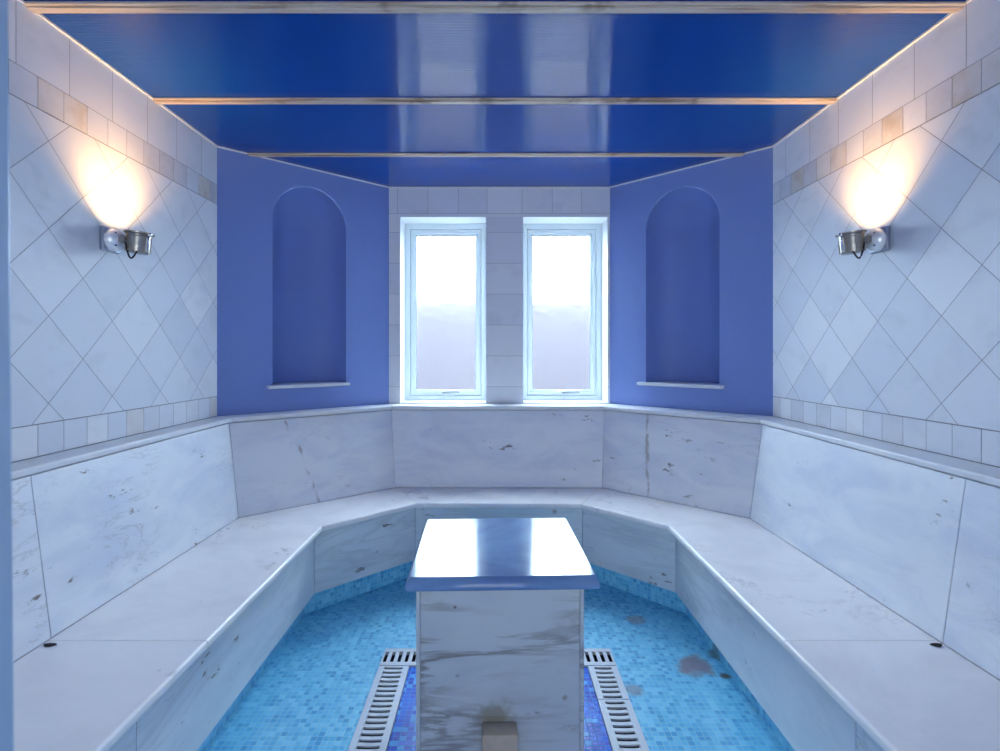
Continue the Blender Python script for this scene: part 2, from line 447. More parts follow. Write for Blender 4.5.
# angled painted walls, each with an arched niche
def niche_wall(name, A, B, pxl, pxr):
    ax, ay = A; bx, by = B
    Lw = math.hypot(bx-ax, by-ay); tx, ty = (bx-ax)/Lw, (by-ay)/Lw
    nx, ny = (-ty, tx) if (-ty*0 + tx*1) > 0 else (ty, -tx)     # away from the room
    if ny < 0: nx, ny = -nx, -ny
    def s_at(px):
        k = (px-495)/525
        return (k*ay-ax)/(tx-k*ty)
    sl, sr = sorted((s_at(pxl), s_at(pxr)))
    cs, r = (sl+sr)/2, (sr-sl)/2
    ZS, ZT = -0.185, 0.695
    DP = 0.19
    def W(s, n, h): return P(ax+tx*s+nx*n, ay+ty*s+ny*n, h)
    bm = BM()
    e = 0.02                                   # runs on behind the neighbouring walls so the corners are tight
    quad(bm, W(-e, 0, -HF), W(sl, 0, -HF), W(sl, 0, 1), W(-e, 0, 1))
    quad(bm, W(sr, 0, -HF), W(Lw+e, 0, -HF), W(Lw+e, 0, 1), W(sr, 0, 1))
    quad(bm, W(sl, 0, -HF), W(sr, 0, -HF), W(sr, 0, ZS), W(sl, 0, ZS))
    n = 48
    arc = [(cs-r*math.cos(PI*i/n), ZT+r*math.sin(PI*i/n)) for i in range(n+1)]
    for i in range(n):
        quad(bm, W(arc[i][0], 0, arc[i][1]), W(arc[i+1][0], 0, arc[i+1][1]), W(arc[i+1][0], 0, 1), W(arc[i][0], 0, 1))
    quads = len(bm.faces)
    ex = 0.75                                  # squared-off oval plan
    def cs_(a): return (math.copysign(abs(math.cos(a))**ex, math.cos(a)), abs(math.sin(a))**ex)
    g = []
    for h in (ZS, (ZS+ZT)/2, ZT):
        g.append([bm.verts.new(W(cs-r*cs_(PI*i/n)[0], DP*cs_(PI*i/n)[1], h)) for i in range(n+1)])
    m = 20
    for j in range(1, m+1):
        e = PI/2*j/m; ce = math.cos(e); se = math.sin(e)
        g.append([bm.verts.new(W(cs-r*ce*cs_(PI*i/n)[0], DP*(ce**0.7)*cs_(PI*i/n)[1], ZT+r*se)) for i in range(n+1)])
    for j in range(len(g)-1):
        for i in range(n):
            f = bm.faces.new((g[j][i], g[j][i+1], g[j+1][i+1], g[j+1][i])); f.smooth = True
    bm.faces.new([bm.verts.new(v.co) for v in g[0]][::-1])
    o = struct(name, bm, M_PAINT)
    for i, p in enumerate(o.data.polygons):
        if i >= quads: p.use_smooth = True
    return W, sl, sr, s_at, cs, r, DP, cs_
NL = niche_wall('wall_left_angled', (-1.343, 2.536), (XL, DB), 272.5, 346)
NR = niche_wall('wall_right_angled', (1.343, 2.536), (XR, DB), 646, 719.5)

def niche_sill(NW, pa, pb, label):
    W, sl, sr, s_at, cs, r, DP, cs_ = NW
    a, b = sorted((s_at(pa), s_at(pb)))
    c = W(cs, -0.02, -0.195)
    t = thing('niche_sill', label, 'shelf', c, None)
    bm = BM()
    ring = [(a, -0.002), (a, -0.034), (b, -0.034), (b, -0.002), (sr-0.003, -0.002)]
    n = 20
    for i in range(n, -1, -1):
        q = cs_(PI*i/n)
        ring.append((cs-(r-0.004)*q[0], (DP-0.004)*q[1]))
    ring.append((sl+0.003, -0.002))
    rr = [ring[0]]
    for p in ring[1:]:
        if math.hypot(p[0]-rr[-1][0], p[1]-rr[-1][1]) > 1e-4: rr.append(p)
    prism(bm, [W(p[0], p[1], -0.184) for p in rr], [W(p[0], p[1], -0.166) for p in rr])
    new_obj('shelf_slab', bm, M_LEDGE, t)
    # rounded nose along the front
    bm = BM()
    k = 8
    pts = [(-0.034-0.009*math.sin(PI*i/k), -0.175-0.009*math.cos(PI*i/k)) for i in range(k+1)]
    ra = [W(a, p[0], p[1]) for p in pts]; rb = [W(b, p[0], p[1]) for p in pts]
    prism(bm, ra, rb)
    new_obj('nosing', bm, M_LEDGE, t)
niche_sill(NL, 266, 346.8, 'white marble sill at the foot of the left arched blue niche')
niche_sill(NR, 640.5, 724.5, 'white marble sill at the foot of the right arched blue niche')

# wall behind the camera with an open doorway for the added fill lamp
DW = -1.9
bm = BM()
DO = (-0.62, 0.62, 0.95)
for a, b, h0, h1 in ((-1.37, DO[0], -HF, 1), (DO[1], 1.37, -HF, 1), (DO[0], DO[1], DO[2], 1)):
    ubox(bm, a, b, DW-0.1, DW, h0, h1)
struct('wall_front', bm, M_REAR)

# unseen shell added beyond that doorway to keep the sky out
bm = BM()
ubox(bm, -1.1, 1.1, DW-1.3, DW-1.2, -HF, 1.06)
ubox(bm, -1.1, -1.0, DW-1.2, DW-0.1, -HF, 1.06); ubox(bm, 1.0, 1.1, DW-1.2, DW-0.1, -HF, 1.06)
ubox(bm, -1.1, 1.1, DW-1.3, DW-0.1, 1.06, 1.1); ubox(bm, -1.1, 1.1, DW-1.3, DW-0.1, -HF-0.04, -HF)
struct('wall_sky_block', bm, M_REAR)

# ceiling
bm = BM()
ring = [(-1.40, DW-0.1), (1.40, DW-0.1), (1.40, 2.575), (XR+0.03, DB+0.06), (XL-0.03, DB+0.06), (-1.40, 2.575)]
prism(bm, [P(x, d, 1.0) for x, d in ring], [P(x, d, 1.06) for x, d in ring])
struct('ceiling', bm, M_CEIL)
def xlim(d): # half widths of the room at depth d
    if d <= 2.536: return -1.343, 1.343
    f = (d-2.536)/(DB-2.536)
    return -1.343+f*(1.343+XL), 1.343-f*(1.343-XR)
k = 1
for d, w in ((0.38, 0.05), (0.945, 0.05), (1.513, 0.045), (2.075, 0.045), (2.64, 0.04)):
    bm = BM()
    l0, r0 = xlim(d-w/2); l1, r1 = xlim(d+w/2)
    lo = [P(l0, d-w/2, 0.992), P(r0, d-w/2, 0.992), P(r1, d+w/2, 0.992), P(l1, d+w/2, 0.992)]
    hi = [P(l0, d-w/2, 1.0), P(r0, d-w/2, 1.0), P(r1, d+w/2, 1.0), P(l1, d+w/2, 1.0)]
    prism(bm, lo, hi, bevel=0.003, segs=2)
    # raised centre bead of the cover strip
    g = w*0.22
    prism(bm, [P(l0, d-g, 0.988), P(r0, d-g, 0.988), P(r1, d+g, 0.988), P(l1, d+g, 0.988)], [P(l0, d-g, 0.993), P(r0, d-g, 0.993), P(r1, d+g, 0.993), P(l1, d+g, 0.993)], bevel=0.002)
    struct('trim_%d' % k, bm, M_BATTEN); k += 1
# slim white edging where the ceiling meets each wall
inner = [(-1.343, DW), (-1.343, 2.536), (XL, DB), (XR, DB), (1.343, 2.536), (1.343, DW)]
def offset(line, o):
    """shift an open polyline towards the room (to the right of travel)"""
    res = []
    segs = []
    for i in range(len(line)-1):
        a, b = Vector(line[i]), Vector(line[i+1]); t = (b-a).normalized(); nrm = Vector((t.y, -t.x))
        oo = o[i] if isinstance(o, (list, tuple)) else o
        segs.append((a+nrm*oo, t))
    res.append(tuple(segs[0][0]))
    for i in range(len(segs)-1):
        (p, t), (q, u) = segs[i], segs[i+1]
        den = t.x*u.y-t.y*u.x
        if abs(den) < 1e-9: res.append(tuple(q)); continue
        s = ((q.x-p.x)*u.y-(q.y-p.y)*u.x)/den
        res.append((p.x+t.x*s, p.y+t.y*s))
    (p, t) = segs[-1]; L = Vector(line[-1]); s = (L-p).dot(t); e = p+t*s
    res.append((e.x, e.y))
    return res
off = offset(inner, 0.007)
for i in range(5):
    bm = BM()
    r4 = [inner[i], inner[i+1], off[i+1], off[i]]
    prism(bm, [P(x, d, 0.9935) for x, d in r4], [P(x, d, 0.9995) for x, d in r4])
    struct('trim_%d' % k, bm, M_TRIM); k += 1

# ------------------------------------------------------------------ floor with the drain channel sunk into it
CI_L, CO_L, CI_R, CO_R = -0.312, -0.426, 0.338, 0.447
CD0, CD1 = 1.923, 2.035
EL, ER = 1.46, 1.27
bm = BM()
xs = [-1.45, CO_L, CI_L, CI_R, CO_R, 1.45]; ds = [DW, ER, EL, CD0, CD1, 3.2]
def is_ch(i, j):
    if j == 3: return 1 <= i <= 3
    if i == 1: return j == 2
    if i == 3: return j in (1, 2)
    return False
for i in range(5):
    for j in range(5):
        h = -HF-0.06 if is_ch(i, j) else -HF
        mi = 2 if is_ch(i, j) else (1 if (i == 2 and j <= 2) else 0)
        quad(bm, P(xs[i], ds[j], h), P(xs[i+1], ds[j], h), P(xs[i+1], ds[j+1], h), P(xs[i], ds[j+1], h), mi=mi)
        for di, dj in ((1, 0), (0, 1)):
            if i+di < 5 and j+dj < 5 and is_ch(i, j) != is_ch(i+di, j+dj):
                if di: quad(bm, P(xs[i+1], ds[j], -HF-0.06), P(xs[i+1], ds[j+1], -HF-0.06), P(xs[i+1], ds[j+1], -HF), P(xs[i+1], ds[j], -HF), mi=2)
                else: quad(bm, P(xs[i], ds[j+1], -HF-0.06), P(xs[i+1], ds[j+1], -HF-0.06), P(xs[i+1], ds[j+1], -HF), P(xs[i], ds[j+1], -HF), mi=2)
struct('floor', bm, [M_MOSAIC, M_DEEP, M_CHANNEL])

# drain gratings: frame bars and slightly bowed cross ribs
def grate(label, x0, x1, d0, d1, along, nslots):
    """plate with rounded slots; along = axis of the run"""
    hz0, hz1 = -HF-0.008, -HF+0.006
    t = thing('drain_grate', label, 'drain grate', P((x0+x1)/2, (d0+d1)/2, hz0), 'slotted drain grates around the pedestal')
    x0 += 0.0015; x1 -= 0.0015; d0 += 0.0015; d1 -= 0.0015
    bm = BM(); rim = BM()
    if along == 'y':
        L0, L1, A0, A1 = d0, d1, x0, x1; mk = lambda l, a, h: P(a, l, h)
    else:
        L0, L1, A0, A1 = x0, x1, d0, d1; mk = lambda l, a, h: P(l, a, h)
    m = 0.022
    for a, b in ((A0, A0+m), (A1-m, A1)):
        r = [(L0, a), (L1, a), (L1, b), (L0, b)]
        prism(rim, [mk(*p, hz0) for p in r], [mk(*p, hz1) for p in r], bevel=0.0012, segs=1)
    pitch = (L1-L0)/nslots; rb = pitch*0.5
    for i in range(nslots+1):
        c = L0+i*pitch
        lo, hi = max(L0, c-rb/2), min(L1, c+rb/2)
        bow = 0.0022 if along == 'y' else 0.0
        k = 6; ra = []; rbk = []
        for q in range(k+1):
            a = A0+m-0.001+(A1-A0-2*m+0.002)*q/k
            s = -bow*math.sin(PI*q/k)
            s0, s1 = (s, s) if 0 < i < nslots else ((0, s) if i == 0 else (s, 0))
            ra.append((lo+s0, a)); rbk.append((hi+s1, a))
        ring = ra+rbk[::-1]
        prism(bm, [mk(*p, hz1-0.0065) for p in ring], [mk(*p, hz1-0.0012) for p in ring])
    new_obj('grate_ribs', bm, M_GRATE, t); new_obj('side_rail', rim, M_GRATE, t)
grate('long pale slotted drain grate on the floor left of the pedestal', CO_L, CI_L, EL, CD0, 'y', 18)
grate('short pale slotted drain grate right of the pedestal, touching the cross grate', CI_R, CO_R, 1.735, CD0, 'y', 7)
grate('long pale slotted drain grate right of the pedestal, nearest the camera', CI_R, CO_R, ER, 1.735, 'y', 17)
grate('crosswise drain grate poking out behind the left side of the pedestal', CO_L, 0.005, CD0, CD1, 'x', 16)
grate('crosswise drain grate poking out behind the right side of the pedestal', 0.005, CO_R, CD0, CD1, 'x', 16)

# ------------------------------------------------------------------ bench
hs = -0.75
DN = -0.55                       # the side benches run on past the camera
BACK_T = [(-1.253, DN), (-1.253, 2.474), (-0.598, 3.030), (0.628, 3.020), (1.237, 2.430), (1.237, DN)]
BACK_B = [(-1.166, DN), (-1.166, 2.386), (-0.555, 2.924), (0.594, 2.917), (1.155, 2.378), (1.155, DN)]
FRONT = [(-0.749, DN), (-0.749, 2.273), (-0.389, 2.626), (0.427, 2.612), (0.754, 2.284), (0.754, DN)]
bench = thing('bench', 'white marble bench built in around three sides of the room with upright marble backrest', 'bench', P(0, 2.75, -HF))
def lerp(a, b, d):               # point of a depth-running segment at depth d
    f = (d-a[1])/(b[1]-a[1]); return (a[0]+(b[0]-a[0])*f, d)
J = 0.0012
ST = 0.025
def seat(ring, front_idx):
    bm = BM()
    n = len(ring)
    cx = sum(p[0] for p in ring)/n; cy = sum(p[1] for p in ring)/n
    lo = [P(x, d, hs-ST) for x, d in ring]; hi = [P(x, d, hs) for x, d in ring]
    fp = [(Vector(P(*ring[i], 0)), Vector(P(*ring[(i+1) % n], 0))) for i in front_idx]
    def isf(e):
        for a, b in fp:
            u, v = e.verts[0].co.xy, e.verts[1].co.xy
            if ((u-a.xy).length < 1e-4 and (v-b.xy).length < 1e-4) or ((u-b.xy).length < 1e-4 and (v-a.xy).length < 1e-4): return True
        return False
    prism(bm, lo, hi, bevel=0.008, segs=3, which=isf)
    return new_obj('seat_slab', bm, M_SEAT, bench, smooth=True, angle=35)
JD = 1.37
for s in (0, 1):
    bk = BACK_B if s == 0 else BACK_B[::-1]; ft = FRONT if s == 0 else FRONT[::-1]
    seat([(bk[0][0], JD-J), (bk[0][0], DN), (ft[0][0], DN), (ft[0][0], JD-J)], [2])
    seat([bk[1], (bk[1][0], JD+J), (ft[1][0], JD+J), ft[1]], [2])
def shift(p, q, e): # move p towards q by e
    v = Vector((q[0]-p[0], q[1]-p[1])); v = v.normalized()*e; return (p[0]+v.x, p[1]+v.y)
for a, b in ((1, 2), (2, 3), (3, 4)):
    seat([shift(BACK_B[a], BACK_B[b], J), shift(FRONT[a], FRONT[b], J), shift(FRONT[b], FRONT[a], J), shift(BACK_B[b], BACK_B[a], J)], [1])
# risers
RF = offset(FRONT, -0.036)      # towards the walls
RB = offset(FRONT, -0.056)
hb = -1.048
def slab_between(name, f0, f1, b1, b0, h0, h1, mat, parent):
    bm = BM(); r = [f0, f1, b1, b0]
    prism(bm, [P(x, d, h0) for x, d in r], [P(x, d, h1) for x, d in r], bevel=0.001, segs=1)
    return new_obj(name, bm, mat, parent)
RJ = 1.15
for s in (0, 1):
    f = RF if s == 0 else RF[::-1]; b = RB if s == 0 else RB[::-1]
    slab_between('riser_panel', (f[0][0], DN), (f[0][0], RJ-J), (b[0][0], RJ-J), (b[0][0], DN), hb, hs-ST-0.0005, M_RISER, bench)
    slab_between('riser_panel', (f[0][0], RJ+J), f[1], b[1], (b[0][0], RJ+J), hb, hs-ST-0.0005, M_RISER, bench)
for a, b in ((1, 2), (2, 3), (3, 4)):
    slab_between('riser_panel', shift(RF[a], RF[b], J), shift(RF[b], RF[a], J), shift(RB[b], RB[a], J), shift(RB[a], RB[b], J), hb, hs-ST-0.0005, M_RISER, bench)
# recessed mosaic toe kick
TF = offset(FRONT, -0.088); TB = offset(FRONT, -0.11)
for a in range(5):
    slab_between('toe_kick', TF[a], TF[a+1], TB[a+1], TB[a], -HF, hb-0.0005, M_MOSAIC, bench)
bm = BM()
for a in range(5):
    prism(bm, [P(*p, hb) for p in (RB[a], RB[a+1], TB[a+1], TB[a])], [P(*p, hb+0.01) for p in (RB[a], RB[a+1], TB[a+1], TB[a])])
new_obj('underside', bm, M_RISER, bench)
# backrest
LEDGE_H = -0.305
lt = LEDGE_H-0.0262
def back_panel(t0, t1, b0, b1):
    bm = BM()
    v = Vector((t1[0]-t0[0], t1[1]-t0[1])).normalized(); n = Vector((-v.y, v.x))*0.022   # away from the room
    o = lambda p: (p[0]+n.x, p[1]+n.y)
    prism(bm, [P(*b0, hs+0.0012), P(*b1, hs+0.0012), P(*o(b1), hs+0.0012), P(*o(b0), hs+0.0012)], [P(*t0, lt), P(*t1, lt), P(*o(t1), lt), P(*o(t0), lt)], bevel=0.001, segs=1)
    return new_obj('backrest_panel', bm, M_BACK, bench)
for s in (0, 1):
    T = BACK_T if s == 0 else BACK_T[::-1]; B = BACK_B if s == 0 else BACK_B[::-1]
    jt, jb = ((1.417, 1.38), (1.38, 1.355))[s]
    p1 = [(T[0][0], DN), (T[0][0], jt-J), (B[0][0], DN), (B[0][0], jb-J)]
    p2 = [(T[0][0], jt+J), T[1], (B[0][0], jb+J), B[1]]
    for q in (p1, p2):
        if s == 0: back_panel(q[0], q[1], q[2], q[3])
        else: back_panel(q[1], q[0], q[3], q[2])
back_panel(shift(BACK_T[1], BACK_T[2], J), BACK_T[2], shift(BACK_B[1], BACK_B[2], J), BACK_B[2])
back_panel(BACK_T[2], BACK_T[3], BACK_B[2], BACK_B[3])
back_panel(BACK_T[3], shift(BACK_T[4], BACK_T[3], J), BACK_B[3], shift(BACK_B[4], BACK_B[3], J))
for x, r in ((-1.142, 0.013), (1.132, 0.012)):
    bm = BM()
    pts = [P(x+r*1.15*math.cos(a)*(1+0.25*math.sin(3*a)), 1.345+r*0.55*math.sin(a), hs+0.0008) for a in [2*PI*i/14 for i in range(14)]]
    prism(bm, pts, [p+Vector((0, 0, 0.003)) for p in pts])
    new_obj('broken_chip', bm, M_HOLE, bench)

# ledge that caps the backrest, running on as the window sills
ledge = thing('ledge', 'narrow white marble ledge capping the bench backrest under the windows and blue walls', 'ledge', P(0, 3.05, LEDGE_H-0.022))
LB = [(-1.340, DN), (-1.340, 2.535), (-0.6385, 3.160), (0.6925, 3.160), (1.340, 2.535), (1.340, DN)]
LF = [(-1.241, DN), (-1.241, 2.468), (-0.593, 3.018), (0.623, 3.008), (1.225, 2.424), (1.225, DN)]
def ledge_piece(f0, f1, b1, b0):
    bm = BM(); ring = [f0, f1, b1, b0]
    lo = [P(x, d, LEDGE_H-0.022) for x, d in ring]; hi = [P(x, d, LEDGE_H) for x, d in ring]
    a, b = P(*f0, 0).xy, P(*f1, 0).xy
    def isf(e):
        u, v = e.verts[0].co.xy, e.verts[1].co.xy
        return ((u-a).length < 1e-4 and (v-b).length < 1e-4) or ((u-b).length < 1e-4 and (v-a).length < 1e-4)
    prism(bm, lo, hi, bevel=0.006, segs=3, which=isf)
    new_obj('ledge_slab', bm, M_LEDGE, ledge, smooth=True, angle=35)
for a in range(5):
    e0 = 0.0008 if a else 0; e1 = 0.0008 if a < 4 else 0
    ledge_piece(shift(LF[a], LF[a+1], e0), shift(LF[a+1], LF[a], e1), shift(LB[a+1], LB[a], e1), shift(LB[a], LB[a+1], e0))

# ------------------------------------------------------------------ windows
def frame_ring(bm, x0, x1, h0, h1, w, d0, d1, bev=0.002):
    """mitred rectangular frame"""
    o = [(x0, h0), (x1, h0), (x1, h1), (x0, h1)]; i = [(x0+w, h0+w), (x1-w, h0+w), (x1-w, h1-w), (x0+w, h1-w)]
    for k in range(4):
        q = (k+1) % 4
        ring = [o[k], o[q], i[q], i[k]]
        prism(bm, [P(x, d0, h) for x, h in ring], [P(x, d1, h) for x, h in ring], bevel=bev, segs=2, which=(lambda e: abs(e.verts[0].co.y-e.verts[1].co.y) < 1e-6))
def window(n, x0, x1, hx):
    t = struct_empty('window_%d' % n, P((x0+x1)/2, DF+0.03, WBOT))
    bm = BM(); frame_ring(bm, x0, x1, WBOT, WTOP, 0.0335, DF, DF+0.075); new_obj('window_frame', bm, M_UPVC, t)
    a, b, c, d = x0+0.0355, x1-0.0355, WBOT+0.0355, WTOP-0.0355
    bm = BM(); frame_ring(bm, x0+0.03, x1-0.03, WBOT+0.03, WTOP-0.03, 0.012, DF+0.03, DF+0.07, 0); new_obj('rebate_shade', bm, M_GASKET_SHADE, t)  # dark ring in the frame gap, step shadow put into its colour
    bm = BM(); frame_ring(bm, a, b, c, d, 0.024, DF+0.012, DF+0.065, 0.003)
    frame_ring(bm, a+0.022, b-0.022, c+0.022, d-0.022, 0.012, DF+0.020, DF+0.06, 0.002)
    sash = new_obj('sash', bm, M_UPVC, t)
    bm = BM(); frame_ring(bm, a+0.032, b-0.032, c+0.032, d-0.032, 0.0035, DF+0.0235, DF+0.05, 0); new_obj('gasket', bm, M_GASKET_SHADE, sash)
    bm = BM(); ubox(bm, a+0.032, b-0.032, DF+0.034, DF+0.040, c+0.032, d-0.032); new_obj('frosted_pane', bm, M_FROST, sash)
    # handle: oval backplate, neck and lever
    h = new = None
    hz = c+0.022
    bm = BM(); ubox(bm, hx-0.022, hx+0.022, DF-0.002, DF+0.0105, hz-0.011, hz+0.011, bevel=0.004, segs=3)
    hp = new_obj('handle_plate', bm, M_UPVC, sash)
    bm = BM(); tube(bm, [P(hx, DF, hz), P(hx, DF-0.03, hz)], 0.008*U)
    tube(bm, [P(hx-0.005, DF-0.028, hz), P(hx+0.02, DF-0.032, hz+0.002), P(hx+0.10, DF-0.032, hz+0.004)], [0.009*U, 0.0085*U, 0.0075*U])
    new_obj('handle', bm, M_HANDLE, sash, smooth=True, angle=40)
    bm = BM(); ubox(bm, x0+0.001, x1-0.001, DB-0.002, DF-0.001, WBOT+0.0004, WBOT+0.006, bevel=0.001, segs=1)
    new_obj('window_sill', bm, M_LEDGE, t)
window(1, WIN[0][0], WIN[0][1], -0.325)
window(2, WIN[1][0], WIN[1][1], 0.43)

# outside: garden wall and paving a little way off
FD = 5.25
fh = 0.61
fen = thing('garden_wall', 'grey garden wall outside, a blur in the lower half of the frosted windows', 'wall', P(0, FD, -HF))
bm = BM(); ubox(bm, -6, 6, FD, FD+0.15, -HF, fh-0.04); new_obj('wall_body', bm, M_FENCE, fen)
bm = BM(); ubox(bm, -6, 6, FD-0.03, FD+0.18, fh-0.04, fh, bevel=0.01); new_obj('coping', bm, M_FENCE, fen)
bm = BM(); quad(bm, P(-8, DF+0.1, -HF-0.02), P(8, DF+0.1, -HF-0.02), P(8, 12, -HF-0.02), P(-8, 12, -HF-0.02)); struct('ground', bm, M_GROUND)

# ------------------------------------------------------------------ pedestal
pc = (0.0138, 1.603); ang = math.radians(1.7)
def R2(x, y): return (pc[0]+x*math.cos(ang)-y*math.sin(ang), pc[1]+x*math.sin(ang)+y*math.cos(ang))
ped = thing('pedestal', 'square marble pedestal with a polished blue grey slab top in the middle of the floor', 'pedestal', P(pc[0], pc[1], -HF))
HT = -0.58; TH = 0.036
bw = 0.2215; bx = -0.006
def rbox(x0, x1, y0, y1, h0, h1, bevel=0.0, segs=1):
    bm = BM(); r = [R2(x0, y0), R2(x1, y0), R2(x1, y1), R2(x0, y1)]
    prism(bm, [P(x, d, h0) for x, d in r], [P(x, d, h1) for x, d in r], bevel=bevel, segs=segs)
    return bm
sp = 0.011
for x0, x1 in ((bx-bw, bx-bw+sp), (bx+bw-sp, bx+bw)):
    new_obj('side_panel', rbox(x0, x1, -bw, bw, -HF, HT-TH, 0.0015), M_PED, ped)
new_obj('front_panel', rbox(bx-bw+sp+0.0004, bx+bw-sp-0.0004, -bw+0.002, -bw+0.02, -HF, HT-TH-0.0005, 0.001), M_PED, ped)
new_obj('back_panel', rbox(bx-bw+sp+0.0004, bx+bw-sp-0.0004, bw-0.02, bw-0.002, -HF, HT-TH-0.0005, 0.001), M_PED, ped)
# slab with a moulded edge: offset rings up through the thickness
bm = BM()
prof = [(0.241, -TH), (0.2475, -TH+0.001), (0.2515, -TH+0.004), (0.2535, -TH+0.009), (0.2530, -TH+0.015), (0.2435, -0.0015), (0.2415, 0.0)]
rings = []
for r, h in prof:
    rr = []
    cr = 0.006
    for sx, sy, a0 in ((1, 1, 0), (-1, 1, PI/2), (-1, -1, PI), (1, -1, 1.5*PI)):
        for q in range(4):
            a = a0+PI/2*q/3
            rr.append(bm.verts.new(P(*R2(sx*(r-cr)+cr*math.cos(a), sy*(r-0.004-cr)+cr*math.sin(a)), HT+h)))
    rings.append(rr)
n = len(rings[0])
for i in range(len(rings)-1):
    for q in range(n):
        bm.faces.new((rings[i][q], rings[i][(q+1) % n], rings[i+1][(q+1) % n], rings[i+1][q]))
bm.faces.new(rings[0][::-1]); bm.faces.new(rings[-1])
bmesh.ops.recalc_face_normals(bm, faces=bm.faces)
new_obj('slab_top', bm, M_SLAB, ped, smooth=True, angle=35)
# stone spout low on the front: rounded trough lip with cheeks
bm = BM()
sw = 0.046; sx0 = -0.009
out = []
for i in range(9):
    a = PI+PI*i/8
    out.append((sx0+sw*math.cos(a), -1.06+0.045*math.sin(a)))
ringf = [(sx0+sw, -0.970), (sx0-sw, -0.970)] + out
def sv(p, y): x, d = R2(p[0], y); return P(x, d, p[1])
prism(bm, [sv(p, -bw+0.001) for p in ringf], [sv(p, -bw-0.05) for p in ringf], bevel=0.005, segs=2)
new_obj('spout', bm, M_SPOUT, ped, smooth=True, angle=40)
bm = BM()
ringi = [(sx0+(p[0]-sx0)*0.62, -1.065+(p[1]+1.065)*0.5) for p in ringf]
prism(bm, [sv(p, -bw-0.0495) for p in ringi], [sv(p, -bw-0.051) for p in ringi])
new_obj('spout_mouth', bm, M_HOLE, ped)

